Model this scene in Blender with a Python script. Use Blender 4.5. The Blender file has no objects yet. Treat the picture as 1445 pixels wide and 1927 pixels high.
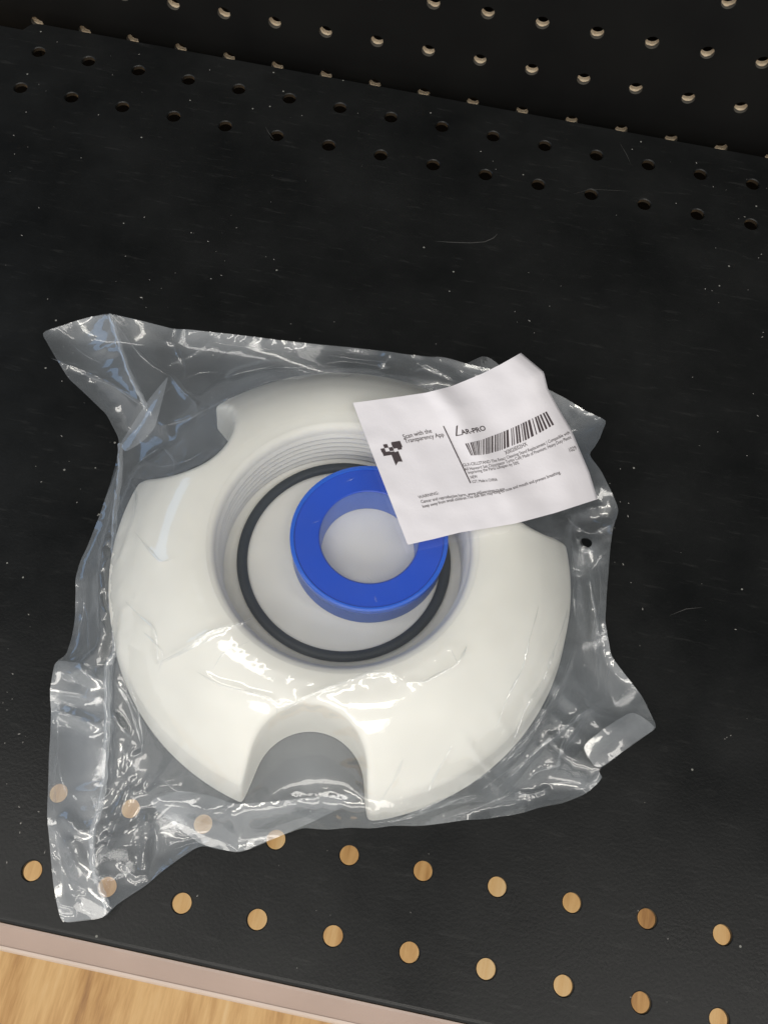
import bpy, bmesh, math, random
import numpy as np
from mathutils import Vector, Matrix
from mathutils.geometry import delaunay_2d_cdt, tessellate_polygon

IN = 0.0254                       # everything below is measured in inches, built in metres
sc = bpy.context.scene
COL = sc.collection
rng = np.random.default_rng(7)

# ------------------------------------------------------------------ camera (measured from the 1-inch hole grid)
F_PX, W_PX, H_PX = 1775.66, 1445.0, 1927.0
CR = np.array([[0.97992084, 0.19267312, 0.05130505],
               [0.19635317, -0.88780122, -0.41623843],
               [-0.03464927, 0.41795462, -0.9078069]])      # rows: right, down, forward
CC = np.array([3.99056544, -0.10695094, 13.31403123])
cd = bpy.data.cameras.new('camera')
cam = bpy.data.objects.new('camera', cd); COL.objects.link(cam)
cd.sensor_fit = 'VERTICAL'; cd.sensor_height = 24.0; cd.lens = 24.0 * F_PX / H_PX
cd.clip_start = 0.01; cd.clip_end = 50
m3 = Matrix((CR[0], -CR[1], -CR[2])).transposed()
cam.matrix_world = Matrix.Translation(Vector(CC * IN)) @ m3.to_4x4()
sc.camera = cam

def at(px, py, z=0.0):            # photo measurement -> point at height z (inches)
    d = CR.T @ np.array([(px - W_PX / 2) / F_PX, (py - H_PX / 2) / F_PX, 1.0])
    return CC + d * ((z - CC[2]) / d[2])
def at_many(P, z):
    P = np.asarray(P, float); z = np.broadcast_to(np.asarray(z, float), (len(P),))
    d = np.c_[(P[:, 0] - W_PX / 2) / F_PX, (P[:, 1] - H_PX / 2) / F_PX, np.ones(len(P))] @ CR
    return CC + d * ((z - CC[2]) / d[:, 2])[:, None]
def measure(X):                   # point -> photo coordinates (used only to look creases up)
    q = (np.asarray(X) - CC) @ CR.T
    return np.c_[W_PX / 2 + F_PX * q[:, 0] / q[:, 2], H_PX / 2 + F_PX * q[:, 1] / q[:, 2]]

# ------------------------------------------------------------------ helpers
def tag(o, label=None, cat=None, group=None, kind=None):
    if label: o['label'] = label
    if cat: o['category'] = cat
    if group: o['group'] = group
    if kind: o['kind'] = kind
    return o
def build(name, V, Fc, mat, parent=None, smooth=True, sharp=None):
    me = bpy.data.meshes.new(name)
    me.from_pydata([tuple(v) for v in np.asarray(V, float) * IN], [], [tuple(int(i) for i in f) for f in Fc])
    me.validate(); me.update()
    bm = bmesh.new(); bm.from_mesh(me)
    bmesh.ops.recalc_face_normals(bm, faces=bm.faces[:])
    bm.to_mesh(me); bm.free()
    if smooth: me.polygons.foreach_set('use_smooth', [True] * len(me.polygons))
    if sharp: me.set_sharp_from_angle(angle=math.radians(sharp))
    me.materials.append(mat)
    o = bpy.data.objects.new(name, me); COL.objects.link(o)
    if parent: o.parent = parent
    return o
def empty(name):
    o = bpy.data.objects.new(name, None); COL.objects.link(o); return o
def lathe(prof, cx, cy, n=128, close=False):
    V, Fc = [], []
    for r, z in prof:
        for k in range(n):
            a = 2 * math.pi * k / n
            V.append((cx + r * math.cos(a), cy + r * math.sin(a), z))
    m = len(prof)
    for i in range(m if close else m - 1):
        for k in range(n):
            j = (i + 1) % m; l = (k + 1) % n
            Fc.append((i * n + k, i * n + l, j * n + l, j * n + k))
    return V, Fc
_G = np.random.default_rng(11).random((256, 256))
def vnoise(x, y, s, seed=0):      # smooth value noise in -1..1
    x = x / s + seed * 17.31; y = y / s + seed * 9.17
    i = np.floor(x).astype(int); j = np.floor(y).astype(int); u = x - i; v = y - j
    u = u * u * u * (u * (6 * u - 15) + 10); v = v * v * v * (v * (6 * v - 15) + 10)
    g = lambda a, b: _G[a % 256, b % 256]
    return 2 * ((g(i, j) * (1 - u) + g(i + 1, j) * u) * (1 - v) + (g(i, j + 1) * (1 - u) + g(i + 1, j + 1) * u) * v) - 1
def resample(P, step):
    P = np.asarray(P, float); out = []
    for a, b in zip(P, np.roll(P, -1, 0)):
        n = max(1, int(round(np.linalg.norm((b - a)[:2]) / step)))
        for k in range(n): out.append(a + (b - a) * k / n)
    return np.array(out)
def smooth_loop(P, it=2):
    P = np.asarray(P, float)
    for _ in range(it): P = .25 * np.roll(P, 1, 0) + .5 * P + .25 * np.roll(P, -1, 0)
    return P
def inside(P, poly):
    x, y = P[:, 0], P[:, 1]; c = np.zeros(len(P), bool); n = len(poly)
    for i in range(n):
        x0, y0 = poly[i][:2]; x1, y1 = poly[(i + 1) % n][:2]
        if y0 == y1: continue
        c ^= ((y0 > y) != (y1 > y)) & (x < (x1 - x0) * (y - y0) / (y1 - y0) + x0)
    return c
def dist_poly(P, poly, closed=True):
    poly = np.asarray(poly, float)[:, :2]; A = poly if closed else poly[:-1]
    Bp = np.roll(poly, -1, 0) if closed else poly[1:]
    best = np.full(len(P), 1e9); tt = np.zeros(len(P)); L = 0
    tot = np.linalg.norm(Bp - A, axis=1).sum()
    for a, b in zip(A, Bp):
        ab = b - a; l2 = ab @ ab + 1e-12
        t = np.clip(((P[:, :2] - a) @ ab) / l2, 0, 1)
        d = np.linalg.norm(P[:, :2] - a - t[:, None] * ab, axis=1)
        s = d < best; best[s] = d[s]; tt[s] = (L + t[s] * math.sqrt(l2)) / tot; L += math.sqrt(l2)
    return best, tt
def triangulate(loops, pts):      # CDT of an outline (first loop) with holes; returns 2-D verts, tris, index map of loop verts
    vs, es = [], []
    for lp in loops:
        b = len(vs); n = len(lp)
        vs += [Vector((float(p[0]), float(p[1]))) for p in lp]
        es += [(b + i, b + (i + 1) % n) for i in range(n)]
    nb = len(vs)
    vs += [Vector((float(p[0]), float(p[1]))) for p in pts]
    ov, oe, of, ovo, _, _ = delaunay_2d_cdt(vs, es, [], 0, 1e-5)
    V = np.array([(v[0], v[1]) for v in ov]); T = np.array([f for f in of if len(f) == 3])
    cen = V[T].mean(1)
    ok = inside(cen, np.array(loops[0]))
    for h in loops[1:]: ok &= ~inside(cen, np.array(h))
    orig = np.full(len(V), -1)
    for k, l in enumerate(ovo):
        if len(l): orig[k] = min(l)
    return V, T[ok], orig, nb

# ------------------------------------------------------------------ materials
def mat(name):
    m = bpy.data.materials.new(name); m.use_nodes = True
    nt = m.node_tree; return m, nt, nt.nodes['Principled BSDF'], nt.nodes['Material Output']
def node(nt, t, **kw):
    n = nt.nodes.new(t)
    for k, v in kw.items():
        if k in n.inputs: n.inputs[k].default_value = v
        else: setattr(n, k, v)
    return n
def obj_coords(nt, scale=(1, 1, 1)):
    tc = node(nt, 'ShaderNodeTexCoord'); mp = node(nt, 'ShaderNodeMapping')
    mp.inputs['Scale'].default_value = scale
    nt.links.new(tc.outputs['Object'], mp.inputs['Vector']); return mp.outputs['Vector']
def ramp(nt, fac, stops):
    r = node(nt, 'ShaderNodeValToRGB'); e = r.color_ramp.elements
    while len(e) < len(stops): e.new(.5)
    for el, (p, c) in zip(e, stops):
        el.position = p; el.color = c if len(c) == 4 else (*c, 1)
    nt.links.new(fac, r.inputs[0]); return r.outputs[0]
def math_node(nt, op, a, b=None):
    n = node(nt, 'ShaderNodeMath', operation=op)
    for i, s in enumerate((a, b)):
        if s is None: continue
        if isinstance(s, (int, float)): n.inputs[i].default_value = s
        else: nt.links.new(s, n.inputs[i])
    return n.outputs[0]

def make_deck_mat():
    m, nt, p, out = mat('black_powder_coat'); L = nt.links.new
    v = obj_coords(nt)
    n1 = node(nt, 'ShaderNodeTexNoise', Scale=18, Detail=6, Roughness=.6); L(v, n1.inputs['Vector'])
    n2 = node(nt, 'ShaderNodeTexNoise', Scale=900, Detail=3); L(v, n2.inputs['Vector'])
    vs = obj_coords(nt, (60, 420, 60))
    n3 = node(nt, 'ShaderNodeTexNoise', Scale=1, Detail=4, Roughness=.7); L(vs, n3.inputs['Vector'])
    base = ramp(nt, n1.outputs[0], [(.3, (.0042, .0048, .005)), (.7, (.0115, .0122, .0122))])
    wear = ramp(nt, n3.outputs[0], [(.58, (0, 0, 0)), (.78, (.28, .28, .28))])
    mx = node(nt, 'ShaderNodeMixRGB', blend_type='MIX', Color2=(.06, .06, .058, 1))
    L(wear, mx.inputs[0]); L(base, mx.inputs[1])
    vo = node(nt, 'ShaderNodeTexVoronoi', Scale=260, Randomness=1); L(v, vo.inputs['Vector'])
    sp = math_node(nt, 'LESS_THAN', vo.outputs['Distance'], .11)
    rn = node(nt, 'ShaderNodeSeparateColor'); L(vo.outputs['Color'], rn.inputs[0])
    keep = math_node(nt, 'GREATER_THAN', rn.outputs[0], .965)
    sp = math_node(nt, 'MULTIPLY', sp, keep)
    mx2 = node(nt, 'ShaderNodeMixRGB', Color2=(.22, .22, .2, 1)); L(sp, mx2.inputs[0]); L(mx.outputs[0], mx2.inputs[1])
    L(mx2.outputs[0], p.inputs['Base Color'])
    L(ramp(nt, n1.outputs[0], [(.3, (.28,) * 3), (.7, (.40,) * 3)]), p.inputs['Roughness'])
    p.inputs['Specular IOR Level'].default_value = .3
    b = node(nt, 'ShaderNodeBump', Strength=.12, Distance=.0004); L(n2.outputs[0], b.inputs['Height']); L(b.outputs[0], p.inputs['Normal'])
    return m
M_deck = make_deck_mat()

def make_panel_mat():             # pegboard: black paint on the faces and the front of each bore, raw board deeper in
    m, nt, p, out = mat('painted_pegboard'); L = nt.links.new
    v = obj_coords(nt)
    n1 = node(nt, 'ShaderNodeTexNoise', Scale=30, Detail=5); L(v, n1.inputs['Vector'])
    L(ramp(nt, n1.outputs[0], [(.3, (.0035, .0035, .0035)), (.7, (.0065, .0065, .006))]), p.inputs['Base Color'])
    p.inputs['Roughness'].default_value = .5; p.inputs['Specular IOR Level'].default_value = .3
    return m
M_panel = make_panel_mat()
def make_bore_mat():
    m, nt, p, out = mat('raw_hardboard'); L = nt.links.new
    v = obj_coords(nt)
    n1 = node(nt, 'ShaderNodeTexNoise', Scale=250, Detail=4); L(v, n1.inputs['Vector'])
    n2 = node(nt, 'ShaderNodeTexNoise', Scale=900, Detail=2); L(v, n2.inputs['Vector'])
    sx = node(nt, 'ShaderNodeSeparateXYZ'); L(v, sx.inputs[0])
    d = math_node(nt, 'MULTIPLY', math_node(nt, 'SUBTRACT', sx.outputs[1], 15.4 * IN), 1 / (.2 * IN))   # 0 front .. 1 back
    d = math_node(nt, 'ADD', d, math_node(nt, 'MULTIPLY', math_node(nt, 'SUBTRACT', n1.outputs[0], .5), .5))
    raw = ramp(nt, n2.outputs[0], [(.3, (.84, .66, .46)), (.7, (.95, .82, .62))])
    mx = node(nt, 'ShaderNodeMixRGB', Color1=(.075, .07, .06, 1))
    L(ramp(nt, d, [(.36, (0, 0, 0)), (.42, (1, 1, 1))]), mx.inputs[0]); L(raw, mx.inputs[2])
    L(mx.outputs[0], p.inputs['Base Color']); p.inputs['Roughness'].default_value = .6
    return m
M_bore = make_bore_mat()

def plain(name, col, rough=.5, spec=.5, sss=0, bump=None, **kw):
    m, nt, p, out = mat(name); L = nt.links.new
    v = obj_coords(nt)
    n1 = node(nt, 'ShaderNodeTexNoise', Scale=35, Detail=5); L(v, n1.inputs['Vector'])
    c = np.array(col)
    L(ramp(nt, n1.outputs[0], [(.3, tuple(c * .93)), (.7, tuple(np.minimum(c * 1.05, 1)))]), p.inputs['Base Color'])
    p.inputs['Roughness'].default_value = rough; p.inputs['Specular IOR Level'].default_value = spec
    if sss:
        p.inputs['Subsurface Weight'].default_value = sss; p.inputs['Subsurface Radius'].default_value = (1, .9, .75)
        p.inputs['Subsurface Scale'].default_value = .003
    if bump:
        n2 = node(nt, 'ShaderNodeTexNoise', Scale=bump[0], Detail=4); L(v, n2.inputs['Vector'])
        b = node(nt, 'ShaderNodeBump', Strength=bump[1], Distance=bump[2]); L(n2.outputs[0], b.inputs['Height']); L(b.outputs[0], p.inputs['Normal'])
    for k, val in kw.items(): p.inputs[k].default_value = val
    return m
M_white = plain('white_moulded_plastic', (.85, .835, .77), .6, .3, .25, (1500, .08, .0003))
M_rubber = plain('black_rubber', (.014, .022, .031), .55, .4)
M_blue = plain('blue_plastic', (.0, .075, .62), .3, .5)
M_bluerim = plain('blue_rim_plastic', (.0, .12, .72), .25, .5)
M_blueside = plain('pale_blue_side_plastic', (.03, .12, .50), .4, .4, .3)
M_hub = plain('frosted_hub_plastic', (.12, .21, .60), .4, .4, .3)
M_paper = plain('label_paper', (.82, .795, .83), .6, .25, 0, (700, .12, .0004))
M_ink = plain('black_ink', (.075, .06, .064), .6, .2)
M_rail = plain('rosy_plastic_strip', (.40, .30, .25), .35, .5, .15, (300, .1, .0004))
M_raillip = plain('clear_plastic_lip', (.62, .50, .42), .2, .6, .2)
M_block = plain('matte_black_block', (.004, .004, .004), .9, .05)  # shade as colour: near-black, so the rear holes look unlit
M_dust = plain('pale_lint', (.32, .31, .29), .8, .2)
M_scratch = plain('scratched_paint', (.055, .055, .052), .5, .4)

def make_wood():
    m, nt, p, out = mat('pale_wood_boards'); L = nt.links.new
    v = obj_coords(nt, (26, 4, 1))
    n1 = node(nt, 'ShaderNodeTexNoise', Scale=1.0, Detail=6, Roughness=.6, Distortion=.6); L(v, n1.inputs['Vector'])
    v2 = obj_coords(nt, (110, 10, 1))
    n2 = node(nt, 'ShaderNodeTexNoise', Scale=1.0, Detail=5, Roughness=.65); L(v2, n2.inputs['Vector'])
    mx = math_node(nt, 'ADD', math_node(nt, 'MULTIPLY', n1.outputs[0], .6), math_node(nt, 'MULTIPLY', n2.outputs[0], .4))
    L(ramp(nt, mx, [(.34, (.30, .13, .035)), (.44, (.58, .31, .10)), (.53, (.76, .46, .18)), (.66, (.86, .60, .30))]), p.inputs['Base Color'])
    p.inputs['Roughness'].default_value = .42
    return m
M_wood = make_wood()

def film(name, haze=.022, gloss=1.0, rough=.09, broad=.05, tint=(.88, .94, 1.0)):
    m, nt, p, out = mat(name); L = nt.links.new
    nt.nodes.remove(p)
    tr = node(nt, 'ShaderNodeBsdfTransparent'); tr.inputs[0].default_value = (.985, .99, .995, 1)
    gl = node(nt, 'ShaderNodeBsdfGlossy'); gl.inputs['Roughness'].default_value = rough; gl.inputs[0].default_value = (1, 1, 1, 1)
    df = node(nt, 'ShaderNodeBsdfDiffuse'); df.inputs[0].default_value = (*tint, 1)
    v = obj_coords(nt)
    n1 = node(nt, 'ShaderNodeTexNoise', Scale=28, Detail=5, Roughness=.6); L(v, n1.inputs['Vector'])
    hz = node(nt, 'ShaderNodeMapRange'); hz.inputs[1].default_value = .3; hz.inputs[2].default_value = .7
    hz.inputs[3].default_value = haze * .6; hz.inputs[4].default_value = haze * 1.4; L(n1.outputs[0], hz.inputs[0])
    n2 = node(nt, 'ShaderNodeTexNoise', Scale=110, Detail=3, Roughness=.5, Distortion=.4); L(v, n2.inputs['Vector'])
    b = node(nt, 'ShaderNodeBump', Strength=.10, Distance=.0008); L(n2.outputs[0], b.inputs['Height']); L(b.outputs[0], gl.inputs['Normal'])
    lw = node(nt, 'ShaderNodeLayerWeight', Blend=.5); L(b.outputs[0], lw.inputs['Normal'])
    f5 = math_node(nt, 'POWER', lw.outputs['Facing'], 4.0)
    fr = math_node(nt, 'ADD', math_node(nt, 'MULTIPLY', f5, .5), .07 * gloss)
    edge = math_node(nt, 'MULTIPLY', math_node(nt, 'POWER', lw.outputs['Facing'], 2.0), .16)
    hz2 = math_node(nt, 'MINIMUM', math_node(nt, 'ADD', hz.outputs[0], edge), .6)
    m1 = node(nt, 'ShaderNodeMixShader'); L(hz2, m1.inputs[0]); L(tr.outputs[0], m1.inputs[1]); L(df.outputs[0], m1.inputs[2])
    m2 = node(nt, 'ShaderNodeMixShader'); L(fr, m2.inputs[0]); L(m1.outputs[0], m2.inputs[1]); L(gl.outputs[0], m2.inputs[2])
    g2 = node(nt, 'ShaderNodeBsdfGlossy'); g2.inputs['Roughness'].default_value = .38; L(b.outputs[0], g2.inputs['Normal'])
    m3_ = node(nt, 'ShaderNodeMixShader'); m3_.inputs[0].default_value = broad; L(m2.outputs[0], m3_.inputs[1]); L(g2.outputs[0], m3_.inputs[2])
    L(m3_.outputs[0], out.inputs[0])
    return m
M_film = film('clear_plastic_film')
M_film_back = film('clear_plastic_film_back', .12, .7, tint=(.85, .93, 1.0))
M_film_fold = film('folded_plastic_film', .08, 1.0)
M_seam = film('heat_sealed_film', .2, 1.3, .12)

# ------------------------------------------------------------------ perforated sheets
def perforated(u0, u1, v0, v1, holes, r, t, segs=24, cham=0.0):
    """holes: dict v -> list of u (1-inch cells). front sheet at w=0, back at w=-t. Returns verts(u,v,w), faces, bore faces"""
    V, Fc, Bf = [], [], []
    def quad(a, b, c, d, w):
        i = len(V); V.extend([(a, c, w), (b, c, w), (b, d, w), (a, d, w)]); Fc.append((i, i + 1, i + 2, i + 3))
    rows = sorted(holes)
    vcur = v0
    for v in rows:
        lo, hi = v - .5, v + .5
        if lo > vcur + 1e-6:
            for w in (0, -t): quad(u0, u1, vcur, lo, w)
        us = sorted(holes[v]); ucur = u0
        for u in us:
            if u - .5 > ucur + 1e-6:
                for w in (0, -t): quad(ucur, u - .5, lo, hi, w)
            ucur = u + .5
            ring = {}
            for w in (0, -t):
                i = len(V); ring[w] = i
                for k in range(segs):
                    a = 2 * math.pi * (k + .5) / segs; V.append((u + (r + (cham if w == 0 else 0)) * math.cos(a), v + (r + (cham if w == 0 else 0)) * math.sin(a), w))
                for k in range(segs):
                    a = 2 * math.pi * (k + .5) / segs; c, s = math.cos(a), math.sin(a); q = .5 / max(abs(c), abs(s))
                    # snap the samples next to a corner onto it
                    V.append((u + c * q, v + s * q, w))
                for k in range(segs):
                    l = (k + 1) % segs
                    a0 = 2 * math.pi * (k + .5) / segs; a1 = 2 * math.pi * (k + 1.5) / segs
                    f = [i + k, i + segs + k, i + segs + l, i + l]
                    if (k + 1) % (segs // 4) == segs // 8 % (segs // 4) or False:
                        pass
                    x0, y0 = V[i + segs + k][:2]; x1, y1 = V[i + segs + l][:2]
                    if abs(x0 - x1) > 1e-6 and abs(y0 - y1) > 1e-6:      # the corner lies between them
                        cx = u + math.copysign(.5, (x0 + x1) / 2 - u); cy = v + math.copysign(.5, (y0 + y1) / 2 - v)
                        V.append((cx, cy, w)); f = [i + k, i + segs + k, len(V) - 1, i + segs + l, i + l]
                        # keep index layout of the next ring intact
                    Fc.append(tuple(f))
            for k in range(segs):
                l = (k + 1) % segs
                if cham:
                    if k == 0:
                        mid = len(V)
                        V.extend((u + r * math.cos(2 * math.pi * (q + .5) / segs), v + r * math.sin(2 * math.pi * (q + .5) / segs), -cham) for q in range(segs))
                    Bf.append((ring[0] + k, ring[0] + l, mid + l, mid + k)); Bf.append((mid + k, mid + l, ring[-t] + l, ring[-t] + k)); continue
                Bf.append((ring[0] + k, ring[0] + l, ring[-t] + l, ring[-t] + k))
        if u1 > ucur + 1e-6:
            for w in (0, -t): quad(ucur, u1, lo, hi, w)
        vcur = hi
    if v1 > vcur + 1e-6:
        for w in (0, -t): quad(u0, u1, vcur, v1, w)
    return V, Fc, Bf

# shelf deck
shelf = tag(empty('metal_shelf'), 'black powder coated metal shelf with rows of round holes, under the bag', 'shelf')
xs = list(range(-7, 18))
DX0, DX1, DY0, DY1, DT = -7.5, 17.5, -.59, 15.0, .075
holes = {0.0: xs, 1.0: xs, 13.256: xs, 14.256: xs}
V, Fc, Bf = perforated(DX0, DX1, DY0, 14.756, holes, .126, DT, 32, .014)
V = [(x, y, z) for x, y, z in V]
i = len(V)
for w in (0, -DT):               # strip along the back edge, with the little notch at the upright
    j = len(V); V += [(-5.5, 14.756, w), (DX1, 14.756, w), (DX1, DY1, w), (-5.25, DY1, w), (-5.4, 14.94, w)]
    Fc.append((j, j + 1, j + 2, j + 3, j + 4))
j = len(V); V += [(-5.25, DY1, 0), (DX1, DY1, 0), (DX1, DY1, -DT), (-5.25, DY1, -DT)]; Fc.append((j, j + 1, j + 2, j + 3))
deck = build('deck', V, Fc + Bf, M_deck, shelf, smooth=False)
V, Fc = [(-5.25, DY1 + .003, -.003), (DX1, DY1 + .003, -.003), (DX1, DY1 + .003, -2.5), (-5.25, DY1 + .003, -2.5), (-5.25, DY1 - .05, -.06), (DX1, DY1 - .05, -.06), (DX1, DY1 - .05, -2.5), (-5.25, DY1 - .05, -2.5)], [(0, 1, 2, 3), (4, 5, 6, 7), (2, 3, 7, 6), (0, 3, 7, 4), (1, 2, 6, 5)]
build('rear_light_block', V, Fc, M_block, shelf, smooth=False)  # added sheet, stops light from below reaching the rear gap
V, Fc = [(DX0, 14.70, -.07), (-5.25, 14.70, -.07), (-5.25, 14.70, -2.5), (DX0, 14.70, -2.5), (DX0, 14.74, -.07), (-5.25, 14.74, -.07), (-5.25, 14.74, -2.5), (DX0, 14.74, -2.5)], [(0, 1, 2, 3), (4, 5, 6, 7), (0, 1, 5, 4), (1, 2, 6, 5), (0, 3, 7, 4)]
build('rear_light_block', V, Fc, M_block, shelf, smooth=False)  # added too, closes the left end against light from below
# rolled front edge
prof = [(DY0, 0)] + [(DY0 - .075 * math.sin(a), -.075 + .075 * math.cos(a)) for a in np.linspace(.0, math.pi / 2, 8)] + [(DY0 - .075, -1.2), (DY0 - .03, -1.2), (DY0 - .03, -.078)]
V, Fc = [], []
for x in (DX0, DX1): V += [(x, y, z) for y, z in prof]
n = len(prof)
Fc = [(k, k + 1, n + k + 1, n + k) for k in range(n - 1)]
build('front_lip', V, Fc, M_deck, shelf, sharp=40)
# long curved scratch and a few scuffs
def ribbon(pxs, w, z=.004):
    P = at_many(pxs, z); V, Fc = [], []
    for k in range(len(P)):
        d = P[min(k + 1, len(P) - 1)] - P[max(k - 1, 0)]; nrm = np.array([-d[1], d[0], 0]); nrm /= np.linalg.norm(nrm) + 1e-9
        ww = w * (1 if 0 < k < len(P) - 1 else .2)
        V += [P[k] + nrm * ww, P[k] - nrm * ww]
    return V, [(2 * k, 2 * k + 1, 2 * k + 3, 2 * k + 2) for k in range(len(P) - 1)]
for pl, w in (([(820, 454), (850, 456), (885, 457), (912, 455), (928, 448), (936, 440)], .009),
              ([(500, 238), (506, 250), (515, 262)], .006), ([(1080, 365), (1110, 356), (1150, 358), (1185, 360)], .004),
              ([(1165, 268), (1178, 290), (1186, 308)], .005), ([(1260, 1158), (1290, 1146), (1320, 1143)], .006)):
    V, Fc = ribbon(pl, w); build('scratch', V, Fc, M_scratch, shelf)

# back panel
panel = tag(empty('pegboard_panel'), 'black pegboard back panel standing behind the shelf, raw tan showing inside its holes', 'panel')
PX = -2.536 + .0
pu = [PX + k for k in range(-5, 20)]
ph = {round(-.328 + k, 3): pu for k in range(-1, 6)}
PT = .2
V, Fc, Bf = perforated(PX - 5.5, PX + 19.5, -6, 16, ph, .125, PT)
P3 = [(u, 15.4 - w, v) for u, v, w in V]
build('board', P3, Fc, M_panel, panel, smooth=False)
used = sorted({q for f in Bf for q in f}); mp_ = {q: k for k, q in enumerate(used)}
build('hole_linings', [P3[q] for q in used], [tuple(mp_[q] for q in f) for f in Bf], M_bore, panel)
# dark sheet added in place of the unlit void behind the pegboard
bk = build('dark_void_sheet', [(-9, 18, -20), (18, 18, -20), (18, 18, 16), (-9, 18, 16), (-9, 18.3, -20), (18, 18.3, -20), (18, 18.3, 16), (-9, 18.3, 16)],
      [(0, 1, 2, 3), (4, 5, 6, 7), (0, 1, 5, 4), (2, 3, 7, 6), (0, 3, 7, 4), (1, 2, 6, 5)], M_panel, panel, smooth=False)

# floor
FZ = -18.0
floor = build('floor', [(-60, -60, FZ), (70, -60, FZ), (70, 60, FZ), (-60, 60, FZ)], [(0, 1, 2, 3)], M_wood, smooth=False)
tag(floor, 'pale wood floor boards below the shelf', kind='structure')

# price rail clipped along the front lip
rail = tag(empty('price_rail'), 'rosy plastic price rail clipped along the front edge of the shelf', 'price rail')
def extrude_x(prof, x0=DX0, x1=DX1):
    n = len(prof); V = [(x, y, z) for x in (x0, x1) for y, z in prof]
    return V, [(k, (k + 1) % n, n + (k + 1) % n, n + k) for k in range(n)] + [tuple(range(n)), tuple(range(n, 2 * n))]
V, Fc = extrude_x([(-.668, -.045), (-.70, -.05), (-.93, -.25), (-.97, -.31), (-.95, -.35), (-.90, -.32), (-.668, -.14)])
build('ticket_strip', V, Fc, M_rail, rail, sharp=30)
V, Fc = extrude_x([(-.932, -.243), (-.965, -.272), (-.995, -.32), (-.995, -.37), (-.975, -.38), (-.974, -.315), (-.935, -.256)])
build('clear_lip', V, Fc, M_raillip, rail, sharp=50)

# ------------------------------------------------------------------ the white moulded stand
CX, CY, Z0 = 3.11, 4.67, .035
DOME = np.array([(0, 1.80), (1.6, 1.77), (1.8, 1.78), (1.95, 1.785), (2.15, 1.76), (2.4, 1.67), (2.7, 1.46), (3.0, 1.15), (3.15, .95), (3.25, .80), (3.4, .58), (3.6, .3)])
def dome(r):                      # smoothed profile height
    return (np.interp(r - .08, *DOME.T) + np.interp(r, *DOME.T) + np.interp(r + .08, *DOME.T)) / 3
NOTCH_A = [math.radians(-86.7 + 120 * k) for k in range(3)]
NR, ND, OR_ = .755, 2.935, 3.27
def stand_outline():
    pts = []
    # angles where the notch circle meets the outer circle
    half = math.acos((OR_ ** 2 + ND ** 2 - NR ** 2) / (2 * OR_ * ND))
    FLARE = .42; s_e = OR_ * math.cos(half) - ND; l_e = OR_ * math.sin(half)
    half2 = math.atan2(l_e * (1 + FLARE * s_e / NR), OR_ * math.cos(half))
    for k in range(3):
        a = NOTCH_A[k]; nxt = NOTCH_A[(k + 1) % 3] + (2 * math.pi if k == 2 else 0)
        nc = np.array([math.cos(a), math.sin(a)]) * ND
        p0 = np.array([math.cos(a - half), math.sin(a - half)]) * OR_; p1 = np.array([math.cos(a + half), math.sin(a + half)]) * OR_
        t0 = math.atan2(*(p0 - nc)[::-1]); t1 = math.atan2(*(p1 - nc)[::-1])
        while t1 > t0: t1 -= 2 * math.pi
        ax = np.array([math.cos(a), math.sin(a)]); lt = np.array([-ax[1], ax[0]])
        for t in np.linspace(t0, t1, 60)[:-1]:
            o = NR * np.array([math.cos(t), math.sin(t)]); so, lo_ = o @ ax, o @ lt
            pts.append(nc + ax * so + lt * lo_ * (1 + FLARE * max(so, 0) / NR))
        for t in np.linspace(a + half2, nxt - half2, 110)[:-1]: pts.append(OR_ * np.array([math.cos(t), math.sin(t)]))
    P = resample(np.array(pts), .035)
    return smooth_loop(P, 8)
SO = stand_outline()
def inset(P, d):
    t = np.roll(P, -1, 0) - np.roll(P, 1, 0); nrm = np.c_[-t[:, 1], t[:, 0]]; nrm /= np.linalg.norm(nrm, axis=1)[:, None]
    return P + nrm * d
RB, BR = .09, 1.80
g = np.arange(-3.6, 3.6, .075)
gx, gy = np.meshgrid(g, g); gx[::2] += .0375
Q = np.c_[gx.ravel(), gy.ravel()]
Q = Q[inside(Q, SO)]; dd, _ = dist_poly(Q, SO); rr = np.hypot(*Q.T)
Q = Q[(dd > RB + .03) & (rr > BR + .05)]
rings = [inset(SO, RB * k)[::1] for k in (.08, .25, .5, .8, 1.05)]
bore_loop = [(BR * math.cos(t), BR * math.sin(t)) for t in np.linspace(0, 2 * math.pi, 129)[:-1]]
V2, T, orig, nb = triangulate([SO, bore_loop], np.vstack(rings + [Q]))
dd, _ = dist_poly(V2, SO); r = np.hypot(*V2.T)
onb = (orig >= 0) & (orig < len(SO)); dd[onb] = 0
q = np.clip(1 - dd / RB, 0, 1)
z = dome(r) - RB * (1 - np.sqrt(np.clip(1 - q * q, 0, 1)))
z[(orig >= len(SO)) & (orig < nb)] = dome(np.array([BR]))[0]
V = np.c_[V2[:, 0] + CX, V2[:, 1] + CY, z + Z0].tolist(); Fc = [tuple(t) for t in T]
stand = tag(empty('round_stand'), 'white moulded plastic stand with three scooped notches and a threaded socket, inside the clear bag', 'plastic stand')
idx = {int(orig[k]): k for k in range(len(orig)) if 0 <= orig[k] < len(SO)}
for k in range(len(SO)):          # walls down to the foot, a little draft
    pass
base = len(V); nS = len(SO)
for zf in (.75, .4, 0.0):
    for k in range(nS):
        a = V[idx[k]]; q_ = math.hypot(a[0] - CX, a[1] - CY); g_ = 1 + .11 * (1 - zf) / q_ * min(max((q_ - 2.9) / .3, 0), 1)
        V.append((CX + (a[0] - CX) * g_, CY + (a[1] - CY) * g_, Z0 + (a[2] - Z0) * zf))
def row(k, lev): return idx[k % nS] if lev < 0 else base + lev * nS + k % nS
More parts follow.
